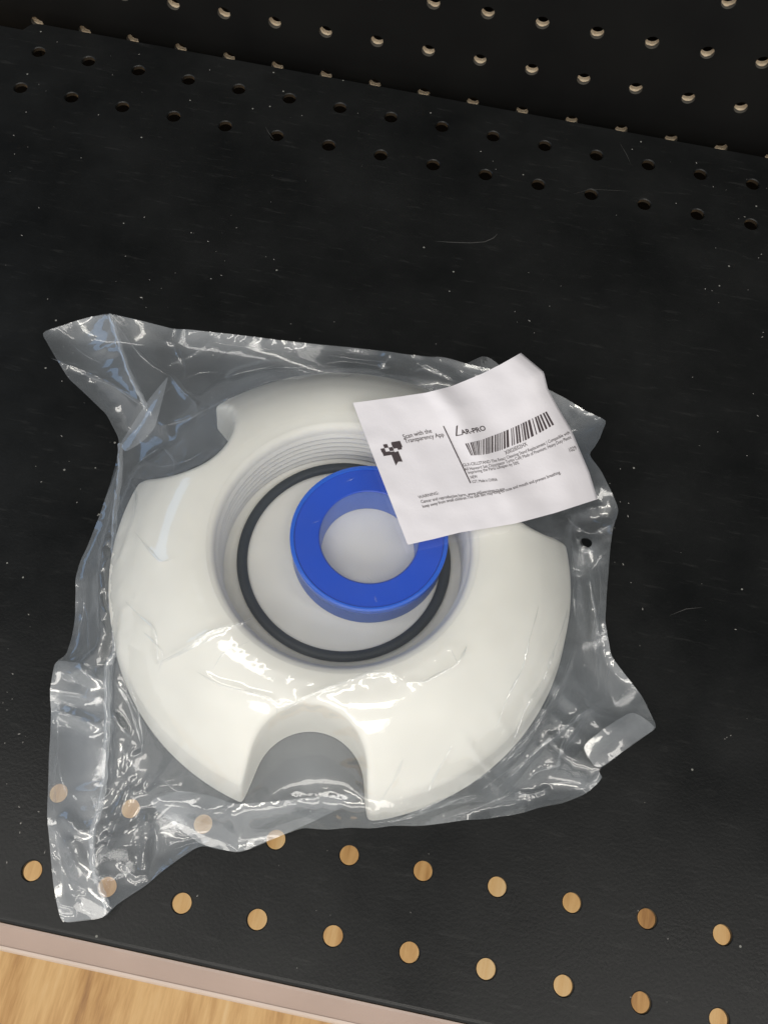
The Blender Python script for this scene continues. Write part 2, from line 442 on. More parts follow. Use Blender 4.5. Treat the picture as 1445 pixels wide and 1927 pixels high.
for lev in range(3):
    for k in range(nS): Fc.append((row(k, lev - 1), row(k + 1, lev - 1), row(k + 1, lev), row(k, lev)))
build('body', V, Fc, M_white, stand, sharp=60)
zb = float(dome(np.array([BR]))[0]) + Z0
FLZ = .88
prof = [(BR, zb), (BR - .04, zb - .012), (BR - .07, zb - .035), (BR - .09, zb - .065), (BR - .102, zb - .10), (BR - .108, zb - .14)]
zt = zb - .14; nth = 6; ph_ = (zt - FLZ - .06) / nth
for k in range(nth):
    prof += [(1.69, zt - ph_ * (k + .12)), (1.655, zt - ph_ * (k + .42)), (1.655, zt - ph_ * (k + .62)), (1.69, zt - ph_ * (k + .92))]
prof += [(1.66, FLZ + .05), (1.62, FLZ + .01), (1.56, FLZ), (1.2, FLZ), (.6, FLZ), (.02, FLZ)]
V, Fc = lathe(prof, CX, CY, 160); Fc.append(tuple(range(len(V) - 160, len(V))))
build('threaded_socket', V, Fc, M_white, stand, sharp=50)

# rubber ring lying in the socket
oc = (CX + .005, CY + .10)
oprof = [(1.43 + .074 * math.cos(a), FLZ + .058 + .056 * math.sin(a)) for a in np.linspace(0, 2 * math.pi, 17)[:-1]]
oc = (CX, CY + .10)
V, Fc = lathe(oprof, *oc, 160, close=True)
ring = build('rubber_ring', V, Fc, M_rubber)
tag(ring, 'thin black rubber ring lying in the white socket around the blue spool', 'rubber ring')

# tape spool
SX, SY, SB, ST = 3.41, 4.97, FLZ + .01, 1.43
spool = tag(empty('tape_spool'), 'blue plastic tape spool with a wide round hole, lying in the white socket', 'tape spool')
def ringmesh(prof): return lathe(prof, SX, SY, 128, close=True)
V, Fc = ringmesh([(.685, ST - .035), (.70, ST - .022), (1.02, ST - .022), (1.022, ST - .07), (.685, ST - .07)]); build('face', V, Fc, M_blue, spool, sharp=40)
V, Fc = ringmesh([(1.025, ST - .06), (1.025, ST - .012), (1.035, ST), (1.07, ST), (1.085, ST - .012), (1.085, ST - .11), (1.075, ST - .115)]); build('rim', V, Fc, M_bluerim, spool, sharp=40)
V, Fc = ringmesh([(1.073, ST - .112), (1.073, SB + .01), (1.06, SB), (.98, SB), (.98, ST - .112)]); build('side_wall', V, Fc, M_blueside, spool, sharp=40)
V, Fc = ringmesh([(.682, ST - .033), (.672, ST - .05), (.66, SB), (.72, SB), (.72, ST - .075), (.684, ST - .072)]); build('hub', V, Fc, M_hub, spool, sharp=40)
V, Fc = ringmesh([(.725, SB + .02), (.975, SB + .02), (.975, ST - .12), (.725, ST - .12)]); build('wound_tape', V, Fc, M_white, spool, sharp=40)

# ------------------------------------------------------------------ the bag
OUT = [(78,625,.30),(110,614,.26),(140,604,.22),(172,596,.25),(207,590,.35),(255,600,.32),(300,612,.2),(330,619,.14),(350,618,.2),(440,628,.22),(560,644,.3),(640,652,.42),(715,660,.5),(740,663,.6),(770,667,.45),(830,672,.42),
       (880,684,.4),(940,698,.35),(1000,716,.35),(1060,747,.35),(1100,772,.3),(1142,791,.35),(1130,820,.4),(1108,856,.45),(1130,884,.5),(1150,925,.5),(1165,961,.45),(1154,993,.35),(1148,1036,.3),(1143,1100,.3),(1138,1171,.28),
       (1149,1234,.2),(1178,1272,.2),(1208,1310,.25),(1236,1369,.4),(1190,1402,.42),(1122,1450,.45),(1136,1461,.3),(1118,1480,.22),(1100,1495,.15),(1055,1513,.1),(985,1528,.1),(920,1540,.1),(850,1548,.12),(785,1554,.15),(740,1553,.1),(695,1560,.08),(650,1558,.08),
       (605,1560,.07),(569,1556,.1),(520,1576,.2),(480,1592,.2),(450,1604,.2),(415,1598,.15),(380,1590,.1),(330,1624,.08),(270,1668,.08),(211,1711,.1),(203,1726,.15),(160,1731,.12),(117,1738,.15),(110,1715,.18),(102,1675,.2),(94,1600,.25),(89,1535,.25),(92,1430,.2),
       (97,1337,.15),(94,1301,.3),(99,1265,.3),(106,1240,.2),(123,1238,.12),(135,1200,.08),(143,1156,.08),(143,1115,.12),(141,1089,.15),(152,1055,.15),(169,1021,.15),(195,950,.12),(221,876,.12),(227,850,.12),(224,824,.15),(200,778,.2),(160,740,.22),(128,710,.25),(100,664,.28)]
OUT = np.array(OUT, float)
B3 = resample(at_many(OUT[:, :2], OUT[:, 2]), .075)
jit = vnoise(B3[:, 0], B3[:, 1], .35, 5) * .012
B3 = smooth_loop(B3, 1); B3[:, :2] += np.c_[jit, -jit]
SEAM = np.array([(207,592,.35),(222,640,.4),(245,700,.45),(262,740,.45),(274,768,.42)], float)
SEAM2 = np.array([(226,835,.2),(224,900,.3),(219,960,.42),(214,1027,.5),(210,1090,.6),(211,1130,.6),(214,1180,.55),(216,1229,.45),(203,1254,.4),(200,1332,.35),(201,1400,.3),(199,1467,.3),(186,1520,.3),(175,1561,.3),(177,1639,.25),(190,1680,.25),(204,1708,.2)], float)
hole_c = at(1103, 1021, .30)[:2]
hole = [hole_c + .09 * np.array([math.cos(t), math.sin(t) ]) * (1 + .05 * math.sin(3 * t)) for t in np.linspace(0, 2 * math.pi, 21)[:-1]]
def film_mesh(step, loops, extra=()):
    lo = loops[0].min(0) - .1; hi = loops[0].max(0) + .1
    gx, gy = np.meshgrid(np.arange(lo[0], hi[0], step), np.arange(lo[1], hi[1], step * .866)); gx[::2] += step / 2
    Q = np.c_[gx.ravel(), gy.ravel()]; Q += rng.normal(0, step * .10, Q.shape)
    Q = Q[inside(Q, loops[0])]
    d, _ = dist_poly(Q, loops[0]); Q = Q[d > step * .6]
    for h in loops[1:]:
        d, _ = dist_poly(Q, h); Q = Q[(d > step * .5) & ~inside(Q, np.array(h))]
    return triangulate(loops, Q)
def stand_height(x, y):           # solid things the film can rest on
    rel = np.c_[x - CX, y - CY]; r = np.hypot(*rel.T)
    h = np.where(r < 3.42, dome(r) + Z0, 0.0)
    for a in NOTCH_A:
        d = np.hypot(rel[:, 0] - ND * math.cos(a), rel[:, 1] - ND * math.sin(a)); h = np.where(d < NR, 0, h)
    h = np.where(r < 1.98, np.maximum(1.83 - .02 * (1 - (r / 1.98) ** 2), 0), h)     # the air in the bag holds the film up over the socket
    return h
def edges_of(T):
    E = np.sort(np.vstack([T[:, [0, 1]], T[:, [1, 2]], T[:, [2, 0]]]), 1)
    return np.unique(E, axis=0)
def bends_of(T):
    d = {}; out = []
    for t in T.tolist():
        for k in range(3):
            a, b, c = t[k], t[(k + 1) % 3], t[(k + 2) % 3]; e = (a, b) if a < b else (b, a)
            if e in d: out.append((d[e], c))
            else: d[e] = c
    return np.array(out)
def colour(E, n):                 # batches of constraints that share no vertex
    masks = [0] * n; groups = {}
    for k, (a, b) in enumerate(E.tolist()):
        m = masks[a] | masks[b]; c = 0
        while m >> c & 1: c += 1
        masks[a] |= 1 << c; masks[b] |= 1 << c; groups.setdefault(c, []).append(k)
    return [np.array(v) for v in groups.values()]
def drape(P, T, pinned, slack, steps=220, sub=3, grav=.0006, clr=.012, bend=.35):
    E = edges_of(T); Bn = bends_of(T)
    L0 = np.linalg.norm(P[E[:, 0]] - P[E[:, 1]], axis=1) * (1 + slack[E].mean(1))
    L1 = np.linalg.norm(P[Bn[:, 0]] - P[Bn[:, 1]], axis=1) * (1 + slack[Bn].mean(1))
    w = np.where(pinned, 0.0, 1.0)
    sets = []
    for EE, LL, st in ((E, L0, 1.0), (Bn, L1, bend)):
        for gidx in colour(EE, len(P)):
            a, b = EE[gidx, 0], EE[gidx, 1]; wa, wb = w[a], w[b]; ws = wa + wb; k = ws > 0
            a, b, wa, wb, ws = a[k], b[k], wa[k], wb[k], ws[k]
            sets.append((a, b, (wa / ws * st)[:, None], (wb / ws * st)[:, None], LL[gidx][k]))
    X = P.copy(); Xp = P.copy()
    for s in range(steps):
        vel = (X - Xp) * .94; Xp = X.copy()
        vel[:, 2] -= grav; X = X + vel * w[:, None]
        for _ in range(sub):
            for a, b, ca, cb, LL in sets:
                d = X[b] - X[a]; l = np.sqrt((d * d).sum(1)) + 1e-9
                d *= ((l - LL) / l)[:, None]
                X[a] += d * ca; X[b] -= d * cb
        h = stand_height(X[:, 0], X[:, 1]) + clr
        low = (X[:, 2] < h) & ~pinned
        X[low, 2] = h[low]; Xp[low] = X[low]
    return X

loops = [B3[:, :2], np.array(hole)]
seam_pts = np.vstack([resample(at_many(s[:, :2], s[:, 2]), .07)[:-1] if False else np.vstack([np.linspace(a, b, 8)[:-1] for a, b in zip(at_many(s[:, :2], s[:, 2])[:-1], at_many(s[:, :2], s[:, 2])[1:])]) for s in (SEAM, SEAM2)])
V2, T, orig, nb = film_mesh(.072, loops)
n = len(V2)
dB, tB = dist_poly(V2, B3)
# nearest outline height
near = np.array([B3[np.argmin(((B3[:, :2] - v) ** 2).sum(1)), 2] for v in V2])
r = np.hypot(V2[:, 0] - CX, V2[:, 1] - CY)
hull = np.interp(r, [0, 2.2, 2.5, 2.8, 3.05, 3.25, 3.42], [1.84, 1.83, 1.68, 1.44, 1.18, .95, .75])
f = np.clip((r - 3.42) / (np.maximum(r - 3.42, 0) + dB + 1e-6), 0, 1)
z0 = np.where(r < 3.42, hull, .75 * (1 - f) ** 1.4 + near * f)
onb = (orig >= 0) & (orig < len(B3)); z0[onb] = B3[orig[onb], 2]
# the welded seam holds the film down
dS = np.full(n, 9.0); zS = np.zeros(n)
for k in range(len(seam_pts)):
    d = np.hypot(V2[:, 0] - seam_pts[k, 0], V2[:, 1] - seam_pts[k, 1]); s = d < dS; dS[s] = d[s]; zS[s] = seam_pts[k, 2]
kS = np.exp(-(dS / .12) ** 2)
z0 = z0 * (1 - kS) + zS * kS
dH = np.hypot(V2[:, 0] - hole_c[0], V2[:, 1] - hole_c[1]); kH = np.exp(-(dH / .2) ** 2); z0 = z0 * (1 - kH) + .30 * kH
pin = onb | (dS < .045) | (dH < .12)
P = np.c_[V2, z0]
x, y = V2.T
slack = .012 + .035 * np.clip(vnoise(x, y, 1.3, 1), -.3, 1) + .02 * vnoise(x, y, .6, 2)
wgt = np.clip((r - 1.9) / 1.2, .0, 1)
slack = slack * wgt
for a in NOTCH_A[:1]: slack -= .06 * np.exp(-(np.hypot(x - CX - 3.2 * math.cos(a), y - CY - 3.2 * math.sin(a)) / .7) ** 2)
X = drape(P, T, pin, slack)

# hand-set creases (measured along the photo's bright folds): polyline, height, half width (inches)
CREASES = [
 ([(95,675),(170,705),(210,725),(275,768)], .09, .07), ([(207,592),(240,640),(290,690),(320,708)], .06, .06),
 ([(320,705),(345,740),(370,760),(376,782)], .09, .06), ([(299,803),(350,790),(420,757),(480,725),(560,700)], .10, .07),
 ([(425,712),(460,700),(500,690),(535,683)], .10, .08), ([(305,640),(330,650),(345,690)], .05, .05), ([(310,690),(360,670),(400,640)], .05, .05),
 ([(740,664),(725,680),(715,695)], .07, .05), ([(770,705),(800,690),(830,705),(860,720)], .10, .06), ([(560,690),(640,680),(740,690)], .05, .08),
 ([(294,1249),(340,1225),(395,1190),(475,1163)], .05, .05), ([(235,1130),(290,1180),(300,1250)], .03, .05),
 ([(370,1262),(410,1288),(470,1305),(510,1315),(524,1333),(520,1348)], .045, .04), ([(520,1346),(600,1300),(690,1268),(735,1263),(757,1282)], .06, .045),
 ([(757,1282),(800,1285),(860,1250),(880,1215)], .035, .05), 
 ([(1068,1145),(1045,1220),(1020,1280),(985,1345),(960,1400)], .05, .05), ([(1085,1205),(1062,1270),(1030,1330),(960,1420),(880,1480)], .07, .05),
 ([(1075,1040),(1082,1100),(1080,1160)], .06, .05), ([(1100,1050),(1120,1150),(1125,1300)], .07, .06), ([(1140,1315),(1090,1345),(1000,1420),(930,1490)], .09, .06),
 ([(1095,1350),(1060,1400),(1045,1460)], .08, .05), ([(960,1490),(1000,1497),(1035,1482)], .05, .05), ([(990,1470),(1010,1450),(1055,1440)], .05, .05),
 ([(730,1550),(800,1520),(870,1490)], .05, .05), ([(760,1420),(740,1470),(715,1515)], .03, .05), ([(850,1400),(820,1460),(800,1500)], .02, .05),
 ([(97,1307),(140,1309),(200,1324)], .10, .06), ([(104,1337),(150,1352),(190,1370)], .10, .05), ([(140,1250),(170,1275),(195,1285)], .08, .05),
 ([(203,1334),(225,1365),(250,1392)], .08, .04), ([(213,1275),(240,1320),(260,1370),(265,1400)], .06, .05),
 ([(95,1540),(125,1585),(150,1640),(178,1660)], .12, .06), ([(115,1530),(140,1555),(160,1575)], .08, .05), ([(130,1570),(145,1610),(155,1650)], .08, .05),
 ([(272,1522),(279,1560),(273,1620),(269,1655)], .12, .05), ([(237,1620),(250,1645),(268,1655)], .08, .04), ([(258,1460),(225,1520),(190,1610)], .09, .05),
 ([(285,1455),(235,1540),(200,1610)], .09, .04), ([(225,1480),(250,1440),(265,1410)], .07, .05), ([(255,1510),(300,1485),(345,1478)], .08, .05), ([(100,1690),(125,1705),(150,1715)], .07, .05),
 ([(1150,985),(1110,1005),(1080,990),(1060,960)], .06, .06), ([(950,985),(1000,1005),(1050,1000)], .05, .06),
 ([(235,880),(260,930),(250,980)], .03, .05), ([(255,1000),(300,1060),(330,1050)], .025, .05), 
]
def apply_creases(X, T, pin, creases, keep=.35):
    px = measure(X)
    for pl, h, w in creases:
        pw = w * 1775.66 / 12.4
        d, t = dist_poly(px, pl, closed=False)
        fade = np.clip(np.minimum(t, 1 - t) * 5, 0, 1) ** .7
        X[:, 2] += h * fade * np.where((px[:, 1] > 1250) & (px[:, 0] < 460), .8 * np.exp(-(d / (1.6 * pw)) ** 2), .65 * np.exp(-d / (.55 * pw)) + .45 * np.exp(-d / (2.2 * pw))) * np.where(onb_, keep, 1)
    return X
def finer(X, T):
    o = build('tmp', X / 1.0, T, M_film); s = o.modifiers.new('s', 'SUBSURF'); s.levels = 1; s.boundary_smooth = 'PRESERVE_CORNERS'
    bpy.context.view_layer.update(); dg = bpy.context.evaluated_depsgraph_get(); me = o.evaluated_get(dg).to_mesh()
    Y = np.array([v.co[:] for v in me.vertices]) / IN; Fq = [tuple(p.vertices) for p in me.polygons]
    o.evaluated_get(dg).to_mesh_clear(); m_ = o.data; bpy.data.objects.remove(o); bpy.data.meshes.remove(m_)
    return Y, Fq
X, T = finer(X, T)
onb_ = dist_poly(X, B3)[0] < .02
X = apply_creases(X, T, pin, CREASES)

# the label's surface, measured along its four edges
LT = [(664,758),(733,749),(801,739),(849,727),(905,704),(943,685),(980,664)]
LBm = [(767,1025),(816,1014),(864,1002),(915,994),(969,985),(1044,965),(1124,939)]
LUT = [0, .21, .42, .565, .735, .86, 1.0]; LUB = [0, .135, .27, .41, .56, .775, 1.0]
LR = [(980,664),(1023,700),(1030,730),(1048,764),(1075,810),(1108,888),(1124,939)]
LRV = [0, .14, .24, .37, .54, .83, 1.0]
LL_ = [(664,758),(697,845),(732,935),(767,1025)]; LLV = [0, .333, .667, 1]
def i2(t, K, Pp): Pp = np.array(Pp, float); return np.c_[np.interp(t, K, Pp[:, 0]), np.interp(t, K, Pp[:, 1])]
def spl(t, K, Pp):                # softened polyline
    return sum(i2(np.clip(t + o, 0, 1), K, Pp) for o in (-.04, -.02, 0, .02, .04)) / 5 if True else None
def label_px(u, v):
    top, bot = i2(u, LUT, LT), i2(u, LUB, LBm); lef, rig = i2(v, LLV, LL_), i2(v, LRV, LR)
    u = u[:, None]; v = v[:, None]
    c00, c10, c01, c11 = (np.array(q, float) for q in (LT[0], LT[-1], LBm[0], LBm[-1]))
    return (1 - v) * top + v * bot + (1 - u) * lef + u * rig - ((1 - u) * (1 - v) * c00 + u * (1 - v) * c10 + (1 - u) * v * c01 + u * v * c11)
def label_z(u, v):
    zt = 1.96 + .10 * np.clip(u - .4, 0, 1); zb = 1.98 - .50 * np.clip((u - .45) / .55, 0, 1) ** 1.6
    z = zt * (1 - v) + zb * v
    z = z + .07 * np.exp(-((u - .47 - .12 * v) / .06) ** 2) * (1 - .8 * v) - .06 * np.exp(-((u - .60 - .15 * v) / .08) ** 2) * (1 - .6 * v)
    z = z + .03 * np.exp(-((u - .90 + .05 * v) / .07) ** 2) * (1 - v * .4) - .10 * np.clip((u - .93) / .07, 0, 1) ** 2 * (1 - .6 * v)
    z = z + .018 * vnoise(u * 5, v * 4, 1.0, 4) + .006 * vnoise(u * 14, v * 11, 1.0, 6)
    return z
def label_pt(u, v, lift=0.0):
    u = np.asarray(u, float); v = np.asarray(v, float)
    z = label_z(u, v) + lift
    px = sum(label_px(np.clip(u + a, 0, 1), np.clip(v + b, 0, 1)) for a, b in ((0, 0),)) 
    return at_many(px, z)
# film under the label stays under it
uu, vv = np.meshgrid(np.linspace(0, 1, 40), np.linspace(0, 1, 40))
LP = label_pt(uu.ravel(), vv.ravel())
lab_poly = np.vstack([label_pt(np.linspace(0, 1, 30), np.zeros(30)), label_pt(np.ones(30), np.linspace(0, 1, 30)), label_pt(np.linspace(1, 0, 30), np.ones(30)), label_pt(np.zeros(30), np.linspace(1, 0, 30))])
ins = inside(X, lab_poly) | (dist_poly(X, lab_poly)[0] < .06)
for k in np.where(ins)[0]:
    j = np.argsort(((LP[:, :2] - X[k, :2]) ** 2).sum(1))[:4]
    X[k, 2] = min(X[k, 2], LP[j, 2].min() - .035)

def label_free(pl):
    return not inside(np.array(pl, float), np.array(LT + LR[1:] + LBm[::-1][1:], float)).any()
bag = tag(empty('plastic_bag'), 'crinkled clear plastic bag around the white stand, lying on the black shelf', 'plastic bag')
PINCHES = [(c[0], .011 if c[1] < .06 else .014) for c in CREASES] + [(pl, .009) for pl in (
 [(300,1252),(350,1226),(430,1185)], [(1012,1140),(985,1250),(930,1370)], [(1130,1075),(1126,1180),(1121,1300)], [(900,1492),(940,1462),(1000,1422),(1060,1367),(1140,1320)],
 [(880,1480),(960,1425),(1010,1370),(1062,1275)], [(704,1122),(708,1134)], [(690,1085),(702,1096)], [(588,985),(604,978)], [(650,905),(668,898)], [(846,1218),(858,1232),(862,1250)], [(870,1240),(880,1215)],
 [(400,1265),(420,1230),(470,1205)], [(270,1190),(310,1230),(300,1262)],
 [(215,640),(250,700),(276,762)], [(390,640),(470,655),(560,662)], [(600,668),(680,676),(735,680)], [(335,655),(352,690),(348,720)], [(400,690),(420,660),(440,650)], [(640,712),(690,700),(738,690)],
 [(275, 770), (330, 720), (380, 700), (430, 705)], [(232, 845), (262, 800), (292, 760), (318, 708)], [(440, 632), (480, 660), (530, 672)], [(480, 700), (530, 690), (600, 690)], [(130, 640), (165, 670), (200, 690)],
 [(1125, 890), (1105, 940), (1090, 985)], [(1145, 935), (1128, 985), (1120, 1010)], [(1120, 1040), (1132, 1100), (1130, 1160)], [(1150, 1240), (1138, 1280), (1142, 1320)], [(1180, 1290), (1165, 1320), (1140, 1335)], [(700, 1550), (760, 1540), (830, 1520), (880, 1495)], [(820, 1545), (900, 1520), (960, 1495)],
 [(215, 1285), (238, 1300), (262, 1345)], [(225, 1400), (250, 1440), (290, 1465)], [(210, 1660), (240, 1600), (262, 1540)], [(280, 1640), (300, 1600), (290, 1560)], [(330, 1600), (360, 1585), (400, 1580)], [(120, 1260), (150, 1290), (190, 1296)], [(110, 1420), (120, 1480), (140, 1530)], [(150, 1115),(165,1160),(170,1235)], [(180,1000),(196,1080),(205,1150)], [(1092,1345),(1060,1385),(1045,1462)], [(1030,1480),(1060,1470),(1100,1475)], [(950,1500),(985,1505),(1020,1490)], [(1108,1060),(1118,1150),(1112,1260)],
 [(112, 1250), (107, 1300), (113, 1340), (106, 1430), (102, 1530), (113, 1620), (126, 1700), (129, 1733)], [(158, 1120), (157, 1160), (137, 1234)], [(1080, 1000),(1092,1040),(1088,1090)], [(260,860),(300,880),(350,870),(400,840)], [(300,830),(330,870),(322,905)], [(240,900),(262,870),(300,845)], [(240,1280),(262,1330),(268,1400),(262,1450)], [(255,1460),(230,1520),(200,1600)], [(300,1460),(330,1490),(380,1490)], [(160,1500),(185,1450),(190,1400)])]
def pinch(X, pl, rad):
    pl = np.array(pl, float); S = np.vstack([np.linspace(a, b, max(3, int(np.linalg.norm(b - a) / 5)))[:-1] for a, b in zip(pl[:-1], pl[1:])] + [pl[-1:]])
    for _ in range(3): S[1:-1] = .25 * S[:-2] + .5 * S[1:-1] + .25 * S[2:]
    k_ = np.arange(len(S)); S = S + np.c_[np.sin(k_ * .31 + pl[0, 0]), np.cos(k_ * .23 + pl[0, 1])] * 1.5
    P = []
    for q in S:
        j = [e_[1] for e_ in KD.find_n((q[0], q[1], 0), 4)]; P.append(at(q[0], q[1], X[j, 2].mean()))
    P = np.array(P)
    for _ in range(2): P[1:-1] = .25 * P[:-2] + .5 * P[1:-1] + .25 * P[2:]
    V, Fc = [], []; m = 7; L = len(P)
    for k in range(L):
        d = P[min(k + 1, L - 1)] - P[max(k - 1, 0)]; nn = np.array([-d[1], d[0], 0]); nn /= np.linalg.norm(nn) + 1e-9
        t = k / (L - 1); rr_ = rad * (math.sin(math.pi * t) ** .6) * (.75 + .35 * math.sin(k * .45 + pl[0, 0])) + 1e-4
        for a in np.linspace(-.1, math.pi + .1, m): V.append(P[k] + nn * math.cos(a) * rr_ * 1.9 + np.array([0, 0, math.sin(a) * rr_ * .75 + .002]))
    for k in range(L - 1):
        for j in range(m - 1): Fc.append((k * m + j, k * m + j + 1, k * m + m + j + 1, k * m + m + j))
    return V, Fc
from mathutils.kdtree import KDTree
PXF = measure(X); KD = KDTree(len(PXF))
for k_, q_ in enumerate(PXF): KD.insert((q_[0], q_[1], 0), k_)
KD.balance(); XV = [tuple(v) for v in X]; XF = list(T)
for pl, rad in PINCHES:
    if label_free(pl) and not (rad > .0095 and pl[0][1] > 1380 and pl[0][0] < 460):
        V, Fc = pinch(X, pl, rad); b = len(XV); XV += [tuple(v) for v in V]; XF += [tuple(b + q for q in f_) for f_ in Fc]
ff = build('front_film', XV, XF, M_film, bag)
def subdiv(o, lv=1):
    s = o.modifiers.new('smooth', 'SUBSURF'); s.levels = lv; s.render_levels = lv; s.boundary_smooth = 'PRESERVE_CORNERS'
# back film, flat on the deck
V2, Tb, orig, nb = film_mesh(.16, loops)
onb = (orig >= 0) & (orig < len(B3))
zb_ = .018 + .05 * np.clip(vnoise(V2[:, 0], V2[:, 1], .7, 8), 0, 1) * (np.hypot(V2[:, 0] - CX, V2[:, 1] - CY) > 3.5)
zb_ = np.where(np.hypot(V2[:, 0] - CX, V2[:, 1] - CY) < 3.5, .012, zb_)
dB, _ = dist_poly(V2, B3); near = np.array([B3[np.argmin(((B3[:, :2] - v) ** 2).sum(1)), 2] for v in V2])
zb_ = zb_ + (near - .03) * np.exp(-(dB / .22) ** 2) * .9 - 0
zb_ = np.where(np.hypot(V2[:, 0] - CX, V2[:, 1] - CY) < 3.45, .012, np.maximum(zb_, .012))
dH = np.hypot(V2[:, 0] - hole_c[0], V2[:, 1] - hole_c[1]); kH = np.exp(-(dH / .3) ** 4); zb_ = zb_ * (1 - kH) + .27 * kH
zb_[onb] = B3[orig[onb], 2] - .01
build('back_film', np.c_[V2, zb_], Tb, M_film_back, bag)

# folded-over pieces of the same bag
def flap(name, poly, step=.09, amp=.05, seed=1, m=M_film_fold, creases=(), lab=None):
    poly = np.array(poly, float); P3 = resample(at_many(poly[:, :2], poly[:, 2]), step)
    P3 = smooth_loop(P3, 1)
    V2, T, orig, nb = film_mesh(step, [P3[:, :2]])
    onb = (orig >= 0) & (orig < len(P3))
    # heights: inverse-distance from the outline, plus crumple
    z = np.zeros(len(V2))
    for k, v in enumerate(V2):
        w = 1 / (((P3[:, :2] - v) ** 2).sum(1) + 1e-4) ** 1.5; z[k] = (w * P3[:, 2]).sum() / w.sum()
    d, _ = dist_poly(V2, P3)
    z += amp * np.clip(d / .3, 0, 1) * (np.abs(vnoise(V2[:, 0], V2[:, 1], .7, seed)) + .3 * np.abs(vnoise(V2[:, 0], V2[:, 1], .35, seed + 1)))
    z[onb] = P3[orig[onb], 2]
    X = np.c_[V2, z]; px = measure(X)
    for pl, h, w in creases:
        dd_, t = dist_poly(px, pl, closed=False)
        X[:, 2] += h * np.clip(np.minimum(t, 1 - t) * 5, 0, 1) * np.exp(-dd_ / (w * 143))
    o = build(name, X, T, m, bag); subdiv(o)
    if lab: o['label'] = lab
    return o
flap('corner_flap', [(1190,1337,.62),(1236,1369,.55),(1185,1405,.6),(1122,1450,.55),(1093,1405,.62),(1140,1368,.72)], amp=.02, m=film('milky_folded_film', .13, .8), seed=21)
flap('side_flange', [(104,1241,.42),(150,1248,.5),(203,1258,.5),(200,1332,.45),(201,1400,.45),(198,1467,.42),(176,1561,.42),(178,1639,.36),(203,1712,.3),(203,1727,.25),(117,1738,.2),(102,1675,.28),(89,1535,.35),(97,1337,.25),(94,1301,.4)],
     amp=.05, seed=31, creases=[c for c in CREASES[27:30]] + [CREASES[32], CREASES[33], CREASES[34]])
flap('folded_flap', [(278,1508,.45),(330,1488,.5),(395,1496,.6),(440,1514,.7),(520,1508,.72),(610,1498,.72),(692,1491,.72),(655,1514,.55),(585,1548,.4),(520,1577,.3),(450,1606,.25),(378,1589,.25),(330,1555,.3)], amp=.06, seed=41,
     creases=[([(435,1518),(445,1560),(450,1600)], .10, .05), ([(285,1512),(350,1528),(430,1535)], .10, .05)])
flap('fold_tongue', [(318,706,.62),(303,765,.6),(292,806,.52),(268,832,.45),(236,852,.35),(226,836,.32),(252,795,.45),(280,752,.55)], step=.07, amp=.03, seed=51)
flap('raised_peak', [(865,690,.5),(886,680,.6),(910,668,.7),(928,677,.62),(945,692,.5),(905,705,.45)], step=.07, amp=.04, seed=61)
# welded seam: a narrow wavy ribbon standing just above the film
def seam_ribbon(pl, w, seed):
    P = at_many(np.array(pl)[:, :2], np.array(pl)[:, 2] + .05)
    S = np.vstack([np.linspace(a, b, 14)[:-1] for a, b in zip(P[:-1], P[1:])] + [P[-1:]])
    S[1:-1] = .25 * S[:-2] + .5 * S[1:-1] + .25 * S[2:]
    V, Fc = [], []
    for k in range(len(S)):
        d = S[min(k + 1, len(S) - 1)] - S[max(k - 1, 0)]; nn = np.array([-d[1], d[0], 0]); nn /= np.linalg.norm(nn) + 1e-9
        wob = .006 * math.sin(k * .9 + seed) + .015 * math.sin(k * .17)
        c = S[k] + nn * wob
        zz = .010 * math.sin(k * .8 + seed)
        V += [c + nn * w + [0, 0, zz - .01], c + [0, 0, .035], c - nn * w - [0, 0, zz + .01]]
    for k in range(len(S) - 1):
        for j in (0, 1): Fc.append((3 * k + j, 3 * k + j + 1, 3 * k + j + 4, 3 * k + j + 3))
    return V, Fc
V, Fc = seam_ribbon(SEAM2, .04, 0); build('seam', V, Fc, M_seam, bag)
V, Fc = seam_ribbon(SEAM, .035, 2); build('seam', V, Fc, M_seam, bag)

# ------------------------------------------------------------------ the label and its print
label = tag(empty('paper_label'), 'white printed paper label with a barcode, lying crooked on top of the clear bag', 'label')
nu, nv = 72, 60
uu, vv = np.meshgrid(np.linspace(0, 1, nu), np.linspace(0, 1, nv))
top = label_pt(uu.ravel(), vv.ravel()); botm = top - [0, 0, .006]
V = np.vstack([top, botm]); Fc = []
N = nu * nv
for j in range(nv - 1):
    for i_ in range(nu - 1):
        a = j * nu + i_; Fc.append((a, a + 1, a + nu + 1, a + nu)); Fc.append((N + a, N + a + nu, N + a + nu + 1, N + a + 1))
bd = [k for k in range(nu)] + [j * nu + nu - 1 for j in range(1, nv)] + [(nv - 1) * nu + k for k in range(nu - 2, -1, -1)] + [j * nu for j in range(nv - 2, 0, -1)]
for a, b in zip(bd, bd[1:] + bd[:1]): Fc.append((a, b, N + b, N + a))
build('paper', V, Fc, M_paper, label, sharp=60)

